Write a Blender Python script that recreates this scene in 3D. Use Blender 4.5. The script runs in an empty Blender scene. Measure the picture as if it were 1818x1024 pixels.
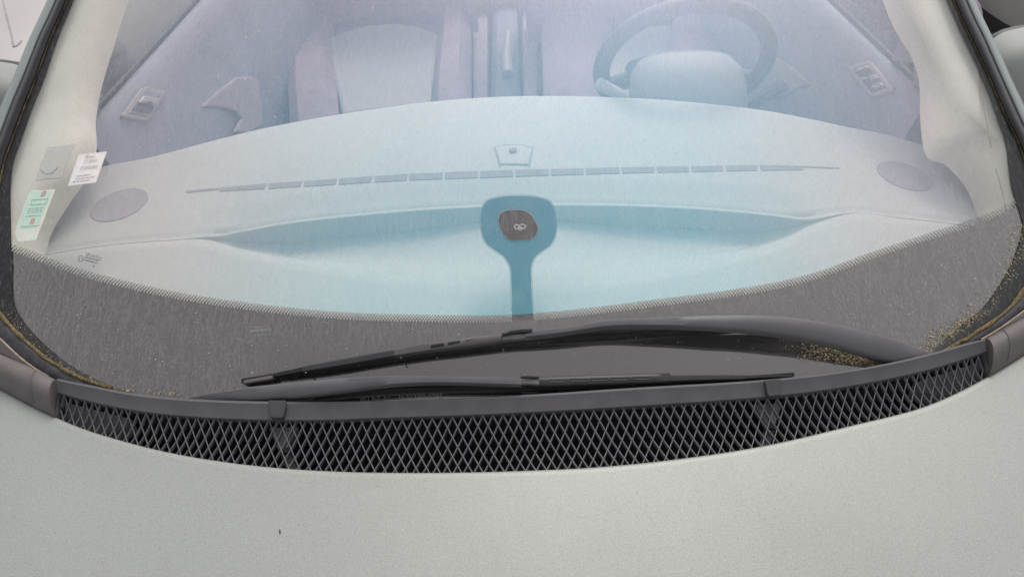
import bpy, bmesh, math, random
import numpy as np
from mathutils import Vector, Matrix
from math import radians, sin, cos, tan, pi
random.seed(7); np.random.seed(7)
SC = bpy.context.scene
COL = SC.collection

# ------------------------------------------------------------------ camera
FPX, W, H = 1400.0, 1818.0, 1024.0
CAM = np.array([-0.015, 0.0, 1.85])
PITCH, ROLL = radians(42), radians(2.4)
Fv = np.array([0, cos(PITCH), -sin(PITCH)])
Rv0 = np.array([1.0, 0, 0]); Uv0 = np.array([0, sin(PITCH), cos(PITCH)])
Rv = cos(ROLL) * Rv0 - sin(ROLL) * Uv0
Uv = sin(ROLL) * Rv0 + cos(ROLL) * Uv0
cd = bpy.data.cameras.new('camera')
cd.sensor_width = 36; cd.lens = FPX / W * 36; cd.clip_start = 0.02; cd.clip_end = 500
cam = bpy.data.objects.new('camera', cd); COL.objects.link(cam)
cam.matrix_world = Matrix(((Rv[0], Uv[0], -Fv[0], CAM[0]), (Rv[1], Uv[1], -Fv[1], CAM[1]),
                           (Rv[2], Uv[2], -Fv[2], CAM[2]), (0, 0, 0, 1)))
SC.camera = cam

# ------------------------------------------------------------------ sky and sun (overcast)
SUN_EL, SUN_ROT = radians(54), radians(18)
w = bpy.data.worlds.new('World'); SC.world = w; w.use_nodes = True
nt = w.node_tree; nt.nodes.clear()
sky = nt.nodes.new('ShaderNodeTexSky'); sky.sky_type = 'NISHITA'; sky.sun_disc = False
sky.sun_elevation = SUN_EL; sky.sun_rotation = SUN_ROT
sky.air_density = 1.0; sky.dust_density = 3.0; sky.ozone_density = 1.0
hs = nt.nodes.new('ShaderNodeHueSaturation'); hs.inputs['Saturation'].default_value = 0.22
bg = nt.nodes.new('ShaderNodeBackground'); bg.inputs['Strength'].default_value = 0.15
wo = nt.nodes.new('ShaderNodeOutputWorld')
nt.links.new(sky.outputs[0], hs.inputs['Color']); nt.links.new(hs.outputs[0], bg.inputs['Color'])
nt.links.new(bg.outputs[0], wo.inputs[0])
sl = bpy.data.lights.new('sun', 'SUN'); sl.energy = 0.6; sl.angle = radians(14); sl.color = (1, 0.95, 0.88)
so = bpy.data.objects.new('sun', sl); COL.objects.link(so)
sd = Vector((sin(SUN_ROT) * cos(SUN_EL), cos(SUN_ROT) * cos(SUN_EL), sin(SUN_EL)))
so.rotation_euler = sd.to_track_quat('Z', 'Y').to_euler()
SC.view_settings.view_transform = 'Standard'; SC.view_settings.look = 'None'
SC.view_settings.gamma = 1; SC.view_settings.exposure = 0.30
SC.view_settings.use_curve_mapping = False
SC.render.engine = 'CYCLES'
SC.cycles.max_bounces = 10; SC.cycles.transparent_max_bounces = 24
SC.cycles.use_denoising = True
SC.cycles.sample_clamp_indirect = 6

# ------------------------------------------------------------------ where things stand
def ray(px, py):
    return Fv + (px - 909) / FPX * Rv - (py - 512) / FPX * Uv
def solve(px, py, f, a=0.3, b=9.0, n=260):
    D = ray(px, py); ts = np.linspace(a, b, n); prev = f(CAM + ts[0] * D); lo = None
    for i in range(1, n):
        c = f(CAM + ts[i] * D)
        if prev * c <= 0:
            lo, hi = ts[i - 1], ts[i]
            for _ in range(40):
                m = (lo + hi) / 2
                if f(CAM + m * D) * prev > 0: lo = m
                else: hi = m
            return CAM + lo * D
        prev = c
    raise RuntimeError('no hit %s %s' % (px, py))
ALPHA = radians(27); TA = tan(ALPHA); CA = cos(ALPHA); KX = 0.2
YG, ZG = solve(800, 705, lambda P: P[2] - 0.97)[1], 0.95
def glass_z(x, y, h=0.0): return ZG + TA * (y - KX * x * x - YG) + h / CA
def glass_n(x, y):
    n = np.array([2 * KX * x * TA, -TA, 1.0]); return n / np.linalg.norm(n)
def gl(px, py, h=0.0): return solve(px, py, lambda P: P[2] - glass_z(P[0], P[1], h))
def zp(px, py, z): return solve(px, py, lambda P: P[2] - z)
def interp(pts, n, close=False):
    """catmull-rom resample of a polyline to n points (by arc length)"""
    p = np.array(pts, float)
    d = np.r_[0, np.cumsum(np.linalg.norm(np.diff(p, axis=0), axis=1))]
    t = np.linspace(0, d[-1], n); out = []
    m = np.gradient(p, d, axis=0) if len(p) > 2 else np.repeat((p[1:2] - p[0:1]) / d[-1], 2, 0)
    for s in t:
        i = min(max(np.searchsorted(d, s) - 1, 0), len(p) - 2)
        hh = d[i + 1] - d[i]; u = (s - d[i]) / hh
        out.append((2*u**3-3*u**2+1)*p[i] + (u**3-2*u**2+u)*hh*m[i] + (-2*u**3+3*u**2)*p[i+1] + (u**3-u**2)*hh*m[i+1])
    return np.array(out)

# ------------------------------------------------------------------ materials
def mat(name, build=None, **kw):
    m = bpy.data.materials.new(name); m.use_nodes = True
    n = m.node_tree; b = n.nodes['Principled BSDF']
    for k, v in kw.items():
        b.inputs[k.replace('_', ' ')].default_value = v
    if build: build(n, b)
    return m
def rgb(r, g, b): return (r, g, b, 1)
def node(n, t, **kw):
    x = n.nodes.new(t)
    for k, v in kw.items(): setattr(x, k, v)
    return x
def noise(n, scale, detail=4, rough=.55, stretch=(1, 1, 1), dist=0):
    tc = node(n, 'ShaderNodeTexCoord'); mp = node(n, 'ShaderNodeMapping')
    mp.inputs['Scale'].default_value = stretch
    t = node(n, 'ShaderNodeTexNoise'); t.inputs['Scale'].default_value = scale
    t.inputs['Detail'].default_value = detail; t.inputs['Roughness'].default_value = rough
    t.inputs['Distortion'].default_value = dist
    n.links.new(tc.outputs['Object'], mp.inputs[0]); n.links.new(mp.outputs[0], t.inputs['Vector'])
    return t
def ramp(n, src, stops):
    r = node(n, 'ShaderNodeValToRGB'); e = r.color_ramp.elements
    while len(e) > 1: e.remove(e[0])
    e[0].position = stops[0][0]; e[0].color = stops[0][1]
    for p, c in stops[1:]:
        q = e.new(p); q.color = c
    n.links.new(src, r.inputs[0]); return r
def grey(v): return (v, v, v, 1)
def varied(c, scale=40, amt=.12, bump=0.0, bscale=600, bdist=.001, fine=0.0):
    def f(n, b):
        t = noise(n, scale, 6, .6)
        lo = tuple(x * (1 - amt) for x in c) + (1,); hi = tuple(x * (1 + amt) for x in c) + (1,)
        r = ramp(n, t.outputs[0], [(.3, lo), (.7, hi)]); out = r.outputs[0]
        if fine:
            t2 = noise(n, bscale, 2, .6)
            r2 = ramp(n, t2.outputs[0], [(.35, grey(1 - fine)), (.65, grey(1 + fine))])
            mx = node(n, 'ShaderNodeMix', data_type='RGBA', blend_type='MULTIPLY'); mx.inputs[0].default_value = 1
            n.links.new(out, mx.inputs[6]); n.links.new(r2.outputs[0], mx.inputs[7]); out = mx.outputs[2]
        n.links.new(out, b.inputs['Base Color'])
        if bump:
            t3 = noise(n, bscale, 3, .6); bp = node(n, 'ShaderNodeBump')
            bp.inputs['Strength'].default_value = bump; bp.inputs['Distance'].default_value = bdist
            n.links.new(t3.outputs[0], bp.inputs['Height']); n.links.new(bp.outputs[0], b.inputs['Normal'])
    return f
M = {}
M['paint'] = mat('silver_green_paint', varied((0.375, 0.382, 0.352), 3, .05, .06, 850, .0004, .19), Metallic=.2, Roughness=.5)
M['pillar_paint'] = mat('pillar_paint', varied((.33, .36, .345), 8, .06), Metallic=.2, Roughness=.4)
M['plastic'] = mat('weathered_grey_plastic', varied((0.125, 0.116, 0.12), 30, .12, .25, 1500, .0006, .12), Roughness=.62)
M['bar'] = mat('grille_bar_plastic', varied((0.135, 0.135, 0.14), 60, .15), Roughness=.5)
M['cap'] = mat('brown_grey_plastic', varied((0.15, 0.13, 0.124), 35, .16, .25, 1300, .0006, .14), Roughness=.65)
M['clip'] = mat('dark_rubber_clip', varied((.06, .058, .06), 60, .15), Roughness=.5)
M['black'] = mat('black_rubber', varied((.012, .012, .013), 60, .3), Roughness=.45)
M['void'] = mat('dark_duct', varied((.012, .012, .014), 20, .3), Roughness=.8)
M['ledge'] = mat('duct_plastic', varied((.2, .195, .2), 30, .15), Roughness=.6)
M['arm'] = mat('wiper_arm_paint', varied((0.12, 0.113, 0.118), 25, .1, .15, 1500, .0004, .1), Roughness=.5)
M['blade'] = mat('blade_plastic', varied((0.04, 0.038, 0.04), 40, .15), Roughness=.45)
M['blade_grey'] = mat('blade_grey_plastic', varied((0.1, 0.09, 0.09), 40, .12, .1, 1200, .0004, .08), Roughness=.55)
M['metal'] = mat('brushed_metal', varied((.22, .21, .20), 60, .2), Metallic=.5, Roughness=.35)
M['trim_black'] = mat('gloss_black_trim', varied((.02, .018, .02), 30, .3), Roughness=.3)
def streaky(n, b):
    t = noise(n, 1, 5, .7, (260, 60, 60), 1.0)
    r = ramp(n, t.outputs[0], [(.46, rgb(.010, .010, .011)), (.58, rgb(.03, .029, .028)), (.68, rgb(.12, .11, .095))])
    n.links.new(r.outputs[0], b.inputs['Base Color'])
M['seal_reflection'] = mat('streaked_seal_painted_reflection', streaky, Roughness=.4)  # black of the seal, also painting the trim's dark reflection in the glass
M['scuttle'] = mat('scuttle_plastic', varied((.05, .048, .055), 90, .5, .4, 700, .001, .25), Roughness=.6)
M['moss'] = mat('ochre_moss', varied((0.19, 0.14, 0.06), 130, .55, .9, 500, .003, .4), Roughness=.9)
M['crumb'] = mat('straw_crumbs', varied((.42, .34, .19), 400, .5), Roughness=.9)
M['pale_lip'] = mat('pale_lip', varied((.36, .29, .22), 120, .3), Roughness=.7)

M['teal_print'] = mat('sensor_print', varied((.006, .010, .012), 20, .2), Roughness=.6)
M['brown_print'] = mat('sensor_window_print', varied((.014, .010, .011), 300, .3), Roughness=.6)
M['white_print'] = mat('white_print', varied((.62, .6, .57), 300, .1), Roughness=.6)
M['dark_print'] = mat('dark_print', varied((.06, .07, .085), 300, .1), Roughness=.6)
M['grey_print'] = mat('grey_print', varied((.35, .35, .35), 300, .1), Roughness=.6)
M['red_print'] = mat('red_print', varied((.72, .2, .17), 300, .1), Roughness=.6)
M['green_print'] = mat('green_ink', varied((.25, .42, .36), 300, .1), Roughness=.6)
M['paper'] = mat('white_paper', varied((0.93, 0.93, 0.91), 90, .03), Roughness=.7)
M['green_paper'] = mat('pale_green_paper', varied((.66, .84, .70), 60, .05), Roughness=.7)
M['cream_paper'] = mat('cream_paper', varied((.86, .86, .74), 60, .04), Roughness=.7)
M['dash'] = mat('dash_plastic', varied((0.45, 0.475, 0.47), 6, .04, .12, 1300, .0005, .05), Roughness=.75)
M['dash_vent'] = mat('vent_dark', varied((0.27, 0.26, 0.26), 60, .1), Roughness=.8)
M['speaker'] = mat('speaker_mesh', varied((0.31, 0.3, 0.325), 60, .1, .5, 900, .001, .15), Roughness=.8)
M['cream'] = mat('cream_lining', varied((0.76, 0.72, 0.64), 20, .05), Roughness=.85)
M['white_lining'] = mat('pale_lining', varied((.58, .55, .51), 20, .04), Roughness=.85)
M['door'] = mat('door_trim', varied((.27, .28, .345), 8, .12), Roughness=.7)
M['door_low'] = mat('door_trim_dark', varied((0.2, 0.17, 0.2), 8, .12), Roughness=.7)
M['bezel'] = mat('bezel_plastic', varied((0.4, 0.37, 0.39), 60, .08), Roughness=.4)
M['button'] = mat('button_plastic', varied((0.1, 0.09, 0.11), 60, .1), Roughness=.4)
M['chrome'] = mat('chrome', varied((.6, .62, .65), 60, .05), Metallic=.9, Roughness=.25)
M['seat'] = mat('lilac_seat_fabric', varied((0.29, 0.215, 0.26), 25, .14, .3, 900, .001, .1), Roughness=.95)
def ribbed(n, b):
    t = noise(n, 1, 3, .5, (420, 12, 12))
    r = ramp(n, t.outputs[0], [(.4, rgb(.34, .315, .32)), (.6, rgb(.40, .37, .37))])
    n.links.new(r.outputs[0], b.inputs['Base Color'])
M['seat_panel'] = mat('ribbed_seat_fabric', ribbed, Roughness=.95)
M['wheel'] = mat('steering_leather', varied((0.085, 0.075, 0.085), 30, .1), Roughness=.5)
M['column'] = mat('column_plastic', varied((0.24, 0.23, 0.24), 12, .06), Roughness=.6)
M['carpet'] = mat('carpet', varied((0.24, 0.2, 0.24), 12, .25), Roughness=1)
M['mat'] = mat('floor_mat', varied((0.31, 0.28, 0.31), 12, .1), Roughness=1)
M['console'] = mat('console_plastic', varied((.10, .095, .14), 12, .12), Roughness=.6)
M['quarter'] = mat('quarter_trim', varied((0.3, 0.25, 0.3), 12, .1), Roughness=.7)
M['ground'] = mat('brown_earth', varied((0.26, 0.235, 0.21), 9, .75, .8, 30, .03, .5), Roughness=1)
M['white_paint'] = mat('dirty_white_paint', varied((0.46, 0.425, 0.41), 4, .06), Roughness=.4)
M['beige_paint'] = mat('beige_paint', varied((.45, .42, .40), 4, .06), Roughness=.4)
M['mirror_paint'] = mat('mirror_paint', varied((.36, .36, .34), 5, .05), Roughness=.6)
M['tyre'] = mat('tyre_rubber', varied((.02, .02, .02), 40, .3), Roughness=.8)

def shader(name, f):
    m = bpy.data.materials.new(name); m.use_nodes = True; n = m.node_tree; n.nodes.clear()
    out = node(n, 'ShaderNodeOutputMaterial'); n.links.new(f(n), out.inputs[0]); return m
def mixs(n, fac, a, b):
    x = node(n, 'ShaderNodeMixShader')
    if isinstance(fac, (int, float)): x.inputs[0].default_value = fac
    else: n.links.new(fac, x.inputs[0])
    n.links.new(a, x.inputs[1]); n.links.new(b, x.inputs[2]); return x.outputs[0]
GLASS_R = 0.085
def glass_shader(n):
    tr = node(n, 'ShaderNodeBsdfTransparent'); tr.inputs[0].default_value = rgb(.97, .99, .985)
    streak = noise(n, 1, 3, .55, (130, 26, 26), .6)
    fine = noise(n, 520, 2, .7)
    speck = noise(n, 230, 1, .5)
    bp = node(n, 'ShaderNodeBump'); bp.inputs['Strength'].default_value = .05; bp.inputs['Distance'].default_value = .001
    n.links.new(streak.outputs[0], bp.inputs['Height'])
    gs = node(n, 'ShaderNodeBsdfGlossy'); gs.inputs['Roughness'].default_value = .03; gs.inputs['Color'].default_value = rgb(1, .97, .96)
    n.links.new(bp.outputs[0], gs.inputs['Normal'])
    df = node(n, 'ShaderNodeBsdfDiffuse'); df.inputs[0].default_value = rgb(.88, .85, .81)
    a = mixs(n, GLASS_R, tr.outputs[0], gs.outputs[0])
    r1 = ramp(n, streak.outputs[0], [(.455, grey(0)), (.50, grey(.085)), (.545, grey(0)), (.60, grey(.0)), (.635, grey(.085)), (.67, grey(0))])
    tc2 = node(n, 'ShaderNodeTexCoord'); sp2 = node(n, 'ShaderNodeSeparateXYZ'); n.links.new(tc2.outputs['Object'], sp2.inputs[0])
    def mr(src, a0, a1):   # the swept strip under the parked wipers stays clean
        m_ = node(n, 'ShaderNodeMapRange'); m_.inputs['From Min'].default_value = a0; m_.inputs['From Max'].default_value = a1
        n.links.new(src, m_.inputs['Value']); return m_.outputs[0]
    mz_ = mr(sp2.outputs[2], ZG + .030, ZG + .048)
    mx1 = node(n, 'ShaderNodeMath', operation='MAXIMUM'); n.links.new(mz_, mx1.inputs[0]); n.links.new(mr(sp2.outputs[0], -.36, -.44), mx1.inputs[1])
    mx2 = node(n, 'ShaderNodeMath', operation='MAXIMUM'); n.links.new(mx1.outputs[0], mx2.inputs[0]); n.links.new(mr(sp2.outputs[0], .42, .5), mx2.inputs[1])
    mm = node(n, 'ShaderNodeMath', operation='MULTIPLY'); n.links.new(r1.outputs[0], mm.inputs[0]); n.links.new(mx2.outputs[0], mm.inputs[1])
    r2 = ramp(n, fine.outputs[0], [(.35, grey(.0)), (.58, grey(.04)), (.72, grey(.16))])
    r3 = ramp(n, speck.outputs[0], [(.75, grey(0)), (.79, grey(.45))])
    ad = node(n, 'ShaderNodeMath', operation='ADD'); n.links.new(mm.outputs[0], ad.inputs[0]); n.links.new(r2.outputs[0], ad.inputs[1])
    a2 = node(n, 'ShaderNodeMath', operation='ADD', use_clamp=True); n.links.new(ad.outputs[0], a2.inputs[0]); n.links.new(r3.outputs[0], a2.inputs[1])
    return mixs(n, a2.outputs[0], a, df.outputs[0])
M['glass'] = shader('dusty_windscreen_glass', glass_shader)
def coating_shader(n):
    tc = node(n, 'ShaderNodeTexCoord'); sp = node(n, 'ShaderNodeSeparateXYZ'); n.links.new(tc.outputs['Object'], sp.inputs[0])
    ab = node(n, 'ShaderNodeMath', operation='ABSOLUTE'); n.links.new(sp.outputs[0], ab.inputs[0])
    ed = node(n, 'ShaderNodeMapRange'); ed.interpolation_type = 'SMOOTHSTEP'
    ed.inputs['From Min'].default_value = .66; ed.inputs['From Max'].default_value = .84; ed.inputs['To Min'].default_value = 1; ed.inputs['To Max'].default_value = .0
    n.links.new(ab.outputs[0], ed.inputs['Value'])
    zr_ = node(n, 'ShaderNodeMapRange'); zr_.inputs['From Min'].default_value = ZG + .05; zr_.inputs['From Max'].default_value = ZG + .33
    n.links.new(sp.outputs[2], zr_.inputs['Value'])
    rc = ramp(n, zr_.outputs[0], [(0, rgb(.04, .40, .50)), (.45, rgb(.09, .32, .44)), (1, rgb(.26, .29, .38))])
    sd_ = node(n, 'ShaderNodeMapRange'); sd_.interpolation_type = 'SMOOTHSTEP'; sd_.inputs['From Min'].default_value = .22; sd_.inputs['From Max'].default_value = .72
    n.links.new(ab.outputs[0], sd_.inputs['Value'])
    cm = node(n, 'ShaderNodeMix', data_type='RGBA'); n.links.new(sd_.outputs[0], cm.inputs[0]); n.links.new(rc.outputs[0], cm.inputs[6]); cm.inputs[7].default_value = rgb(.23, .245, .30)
    tr = node(n, 'ShaderNodeBsdfTransparent'); tr.inputs[0].default_value = rgb(.95, .84, .77)
    gs = node(n, 'ShaderNodeBsdfGlossy'); gs.inputs['Roughness'].default_value = .03
    n.links.new(cm.outputs[2], gs.inputs['Color'])
    x = node(n, 'ShaderNodeAddShader'); n.links.new(tr.outputs[0], x.inputs[0]); n.links.new(gs.outputs[0], x.inputs[1])
    t2 = node(n, 'ShaderNodeBsdfTransparent')
    return mixs(n, ed.outputs[0], t2.outputs[0], x.outputs[0])
def frit_shader(n, c=(1, .86, .80), k=.225):
    df = node(n, 'ShaderNodeBsdfDiffuse'); df.inputs[0].default_value = rgb(.014, .013, .013)
    gs = node(n, 'ShaderNodeBsdfGlossy'); gs.inputs['Roughness'].default_value = .06; gs.inputs['Color'].default_value = rgb(*c)
    return mixs(n, k, df.outputs[0], gs.outputs[0])
M['frit'] = shader('black_ceramic_frit', frit_shader)
M['brown_print'] = shader('sensor_window_print', lambda n: frit_shader(n, (1, .80, .80), .12))
M['coating'] = shader('heat_reflecting_coating', coating_shader)
def pane_shader(n):
    tr = node(n, 'ShaderNodeBsdfTransparent'); tr.inputs[0].default_value = rgb(.86, .9, .88)
    gs = node(n, 'ShaderNodeBsdfGlossy'); gs.inputs['Roughness'].default_value = .02
    return mixs(n, .12, tr.outputs[0], gs.outputs[0])
M['pane'] = shader('side_window_glass', pane_shader)
def sleeve_shader(n):
    tr = node(n, 'ShaderNodeBsdfTransparent'); df = node(n, 'ShaderNodeBsdfDiffuse'); df.inputs[0].default_value = rgb(.6, .6, .58)
    return mixs(n, .35, tr.outputs[0], df.outputs[0])
M['sleeve'] = shader('clear_plastic_sleeve', sleeve_shader)

# ------------------------------------------------------------------ mesh helpers
def mesh(name, V, Fc, m, parent=None, smooth=False, label=None, sharp=None):
    me = bpy.data.meshes.new(name); me.from_pydata([tuple(map(float, v)) for v in V], [], Fc)
    if smooth: me.polygons.foreach_set('use_smooth', [True] * len(me.polygons))
    me.materials.append(M[m] if isinstance(m, str) else m); me.update()
    o = bpy.data.objects.new(name, me); COL.objects.link(o)
    if parent is not None: o.parent = parent
    if label: o['label'] = label
    if smooth and sharp:
        me.set_sharp_from_angle(angle=radians(sharp))
    return o
def recalc(o):
    bm = bmesh.new(); bm.from_mesh(o.data); bmesh.ops.recalc_face_normals(bm, faces=bm.faces)
    bm.to_mesh(o.data); bm.free(); return o
def bevel(o, wd, seg=2, ang=30):
    b = o.modifiers.new('bevel', 'BEVEL'); b.width = wd; b.segments = seg; b.limit_method = 'ANGLE'; b.angle_limit = radians(ang)
    return o
def grid(rows):
    V, Fc = [], []; n = len(rows[0])
    for r in rows: V += list(r)
    for i in range(len(rows) - 1):
        for j in range(n - 1):
            a = i * n + j; Fc.append((a, a + 1, a + n + 1, a + n))
    return V, Fc
def loft(name, sections, m, parent, smooth=True, caps=True, label=None, sharp=40):
    """closed cross-sections joined into one skin"""
    n = len(sections[0]); V = [p for s in sections for p in s]; Fc = []
    for i in range(len(sections) - 1):
        for j in range(n):
            k = (j + 1) % n; Fc.append((i*n+j, i*n+k, (i+1)*n+k, (i+1)*n+j))
    if caps:
        Fc.append(tuple(range(n))[::-1]); b = (len(sections) - 1) * n; Fc.append(tuple(range(b, b + n)))
    return recalc(mesh(name, V, Fc, m, parent, smooth, label, sharp))
def slab(name, P, down, m, parent, bev=0, label=None, smooth=False):
    """polygon P (3-D points) with thickness along vector(s) down"""
    P = [np.array(p) for p in P]; n = len(P)
    Dn = down if isinstance(down, list) else [np.array(down)] * n
    V = P + [p + d for p, d in zip(P, Dn)]
    Fc = [tuple(range(n)), tuple(range(2 * n - 1, n - 1, -1))] + [(j, (j+1) % n, n + (j+1) % n, n + j) for j in range(n)]
    o = recalc(mesh(name, V, Fc, m, parent, smooth, label))
    if bev: bevel(o, bev)
    return o
def tube(name, path, rad, m, parent, n=10, smooth=True, label=None, caps=True):
    path = np.array(path, float); secs = []
    rad = np.full(len(path), rad) if np.isscalar(rad) else np.array(rad)
    up = np.array([0, 0, 1.0])
    T = np.gradient(path, axis=0)
    for p, t, r in zip(path, T, rad):
        t = t / np.linalg.norm(t); a = np.cross(t, up)
        if np.linalg.norm(a) < 1e-4: a = np.array([1.0, 0, 0])
        a /= np.linalg.norm(a); b = np.cross(a, t)
        secs.append([p + r * (cos(q) * a + sin(q) * b) for q in np.linspace(0, 2*pi, n, endpoint=False)])
    return loft(name, secs, m, parent, smooth, caps, label)
def empty(name, loc=(0, 0, 0)):
    o = bpy.data.objects.new(name, None); COL.objects.link(o); o.location = loc; o.empty_display_size = .2; return o
def tag(o, label, cat, group=None, kind=None):
    o['label'] = label; o['category'] = cat
    if group: o['group'] = group
    if kind: o['kind'] = kind
    return o
def text_mesh(s, size=1.0):
    c = bpy.data.curves.new('t', 'FONT'); c.body = s; c.size = size; c.resolution_u = 2
    o = bpy.data.objects.new('t', c); COL.objects.link(o)
    dg = bpy.context.evaluated_depsgraph_get(); dg.update()
    me = bpy.data.meshes.new_from_object(o.evaluated_get(dg))
    V = np.array([v.co[:] for v in me.vertices]); Fc = [tuple(p.vertices) for p in me.polygons]
    bpy.data.objects.remove(o); bpy.data.curves.remove(c); bpy.data.meshes.remove(me)
    V -= V.min(0) * np.array([1, 0, 0]); V[:, 0] /= max(V[:, 0].max(), 1e-6)
    return V, Fc
def quad_map(c, u, v):
    """corners TL TR BR BL (pixels); u right, v down"""
    c = np.array(c, float); return (c[0]*(1-u) + c[1]*u)*(1-v) + (c[3]*(1-u) + c[2]*u)*v
def text_on(name, s, corners, u0, u1, v0, v1, h, m, parent, flip=False):
    V, Fc = text_mesh(s); out = []
    ymax = V[:, 1].max()
    for x, y, _ in V:
        q = quad_map(corners, u0 + (u1 - u0) * x, v1 - (v1 - v0) * y / max(ymax, 1e-6))
        out.append(gl(q[0], q[1], h))
    return mesh(name, out, Fc, m, parent)
def bar_on(name, corners, u0, u1, v0, v1, h, m, parent):
    P = [gl(*quad_map(corners, u, v), h) for u, v in ((u0, v0), (u1, v0), (u1, v1), (u0, v1))]
    return mesh(name, P, [(0, 1, 2, 3)], m, parent)

# ------------------------------------------------------------------ ground
g = mesh('ground', [(-60, -60, 0), (60, -60, 0), (60, 60, 0), (-60, 60, 0)], [(0, 1, 2, 3)], 'ground')
g['kind'] = 'structure'

# ================================================================== THE CAR
car = empty('car'); tag(car, 'silver green car seen over its hood through the dusty windscreen', 'car')

# ---- pillar and seal outlines, in pixels of the photograph, stood on the glass surface
LA = [(235,-250),(132,0),(103,70),(79,141),(59,190),(38,249),(24,290),(19,340),(20,405),(21,470),(22,528),(32,558),(59,593),(97,628),(126,649),(176,675),(245,701)]
LB = [(222,-250),(119,0),(90,66),(65,135),(45,184),(24,240),(8,285),(-3,335),(-12,400),(-16,470),(-10,535),(5,563),(30,590),(66,623),(101,648),(152,674),(225,697)]
LC = [(203,-250),(100,0),(70,65),(43,133),(22,182),(0,240),(-18,285),(-35,335),(-45,400),(-50,470),(-42,545),(-25,578),(5,607),(35,635),(65,657),(101,676),(150,692)]
LD = [(188,-250),(85,0),(56,62),(28,130),(8,175),(-14,232),(-34,280),(-54,330),(-68,400),(-76,470),(-70,560)]
RA = [(1578,-250),(1681,0),(1710,67),(1737,123),(1756,170),(1772,217),(1785,258),(1795,335),(1810,374),(1816,402),(1810,433),(1795,472),(1771,513),(1744,548),(1716,570),(1685,597),(1630,638)]
RB = [(1590,-250),(1693,0),(1725,70),(1757,138),(1772,175),(1789,213),(1812,262),(1833,330),(1845,372),(1850,405),(1846,440),(1830,487),(1805,533),(1770,566),(1735,589),(1695,613),(1640,642)]
RC = [(1612,-250),(1715,0),(1748,70),(1778,138),(1795,175),(1813,215),(1835,260),(1860,330),(1875,375),(1882,410),(1878,450),(1862,500),(1835,538),(1800,566),(1765,590),(1725,612),(1680,632)]
RD = [(1627,-250),(1728,0),(1762,70),(1794,140),(1812,178),(1830,216),(1852,258),(1880,330),(1897,375),(1908,410),(1905,460)]
NS = 90
def smooth_pair(pl):
    return [np.array(interp(p, NS)) for p in pl]
sides = {}
for key, pl in (('L', (LA, LB, LC)), ('R', (RA, RB, RC))):
    # resample by control index so that the three lines stay in step
    res = []
    for p in pl:
        p = np.array(p, float); idx = np.arange(len(p)); tt = np.linspace(0, len(p) - 1, NS)
        m = np.gradient(p, axis=0); out = []
        for s in tt:
            i = min(int(s), len(p) - 2); u = s - i
            out.append((2*u**3-3*u**2+1)*p[i] + (u**3-2*u**2+u)*m[i] + (-2*u**3+3*u**2)*p[i+1] + (u**3-u**2)*m[i+1])
        res.append(np.array(out))
    sides[key] = res

# ---- windscreen glass: rows of constant height between the two edges
A3 = {k: np.array([gl(*p) for p in sides[k][1]]) for k in 'LR'}
def q_of(P): return P[:, 1] - KX * P[:, 0] ** 2
qtop = min(q_of(A3['L'])[0], q_of(A3['R'])[0])
qbot = min((lambda P: P[1] - KX*P[0]**2)(gl(x, y - 2)) for x, y in [(288,704),(480,712),(653,711),(780,708),(905,702),(1128,687),(1352,674),(1485,660),(1574,645)]) - .008
def xlim(k, q):
    P = A3[k]; qq = q_of(P); xs = P[:, 0]
    order = np.argsort(qq); 
    if q < qq.min(): 
        return None
    return np.interp(q, qq[order], xs[order])
XHALF = .0
rows = []
qmin = max(q_of(A3['L']).min(), q_of(A3['R']).min()) + .004
for q in np.concatenate([np.linspace(qbot, qmin, 6)[:-1], np.linspace(qmin, qtop, 60)]):
    qq = max(q, qmin)
    xl, xr = xlim('L', qq), xlim('R', qq)
    rows.append([np.array([x, q + KX*x*x, glass_z(x, q + KX*x*x)]) for x in np.linspace(xl, xr, 90)])
V, Fc = grid(rows)
windscreen = mesh('windscreen', V, Fc, 'glass', car, True, 'dusty rain-streaked windscreen glass')
# heat-reflecting layer, frit band, dots
FR = [(-40,425),(24,448),(63,461),(101,476),(142,490),(203,506),(305,529),(450,551),(602,566),(755,571),(902,571),(963,567),(1052,558),(1154,545),(1281,529),(1358,517),(1454,494),(1536,464),(1637,430),(1749,393),(1774,383),(1810,364),(1870,330)]
fr = interp(FR, 160)
def band(name, top, h, m, lower_q, n=6):
    T = [gl(x, y, h) for x, y in top]; rows = []
    for t in np.linspace(0, 1, n):
        r = []
        for P in T:
            q = P[1] - KX*P[0]**2; qn = q*(1-t) + min(lower_q, q - .001)*t
            y = qn + KX*P[0]**2; r.append(np.array([P[0], y, glass_z(P[0], y, h)]))
        rows.append(r)
    V, Fc = grid(rows); return mesh(name, V, Fc, m, windscreen, True)
band('frit_band', fr, -.0012, 'frit', qbot + .002)
# coating from a little above the frit up to the top
ct = [(x, y - 12) for x, y in fr]
T = [gl(x, y, -.0024) for x, y in ct]; rows = []
for t in np.linspace(0, 1, 24):
    r = []
    for P in T:
        q = P[1] - KX*P[0]**2; qn = q*(1-t) + qtop*t
        s = 1 - .16*t; x = P[0]*s; y = qn + KX*x*x
        r.append(np.array([x, y, glass_z(x, y, -.0024)]))
    rows.append(r)
V, Fc = grid(rows); mesh('reflective_coating', V, Fc, 'coating', windscreen, True)
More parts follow.
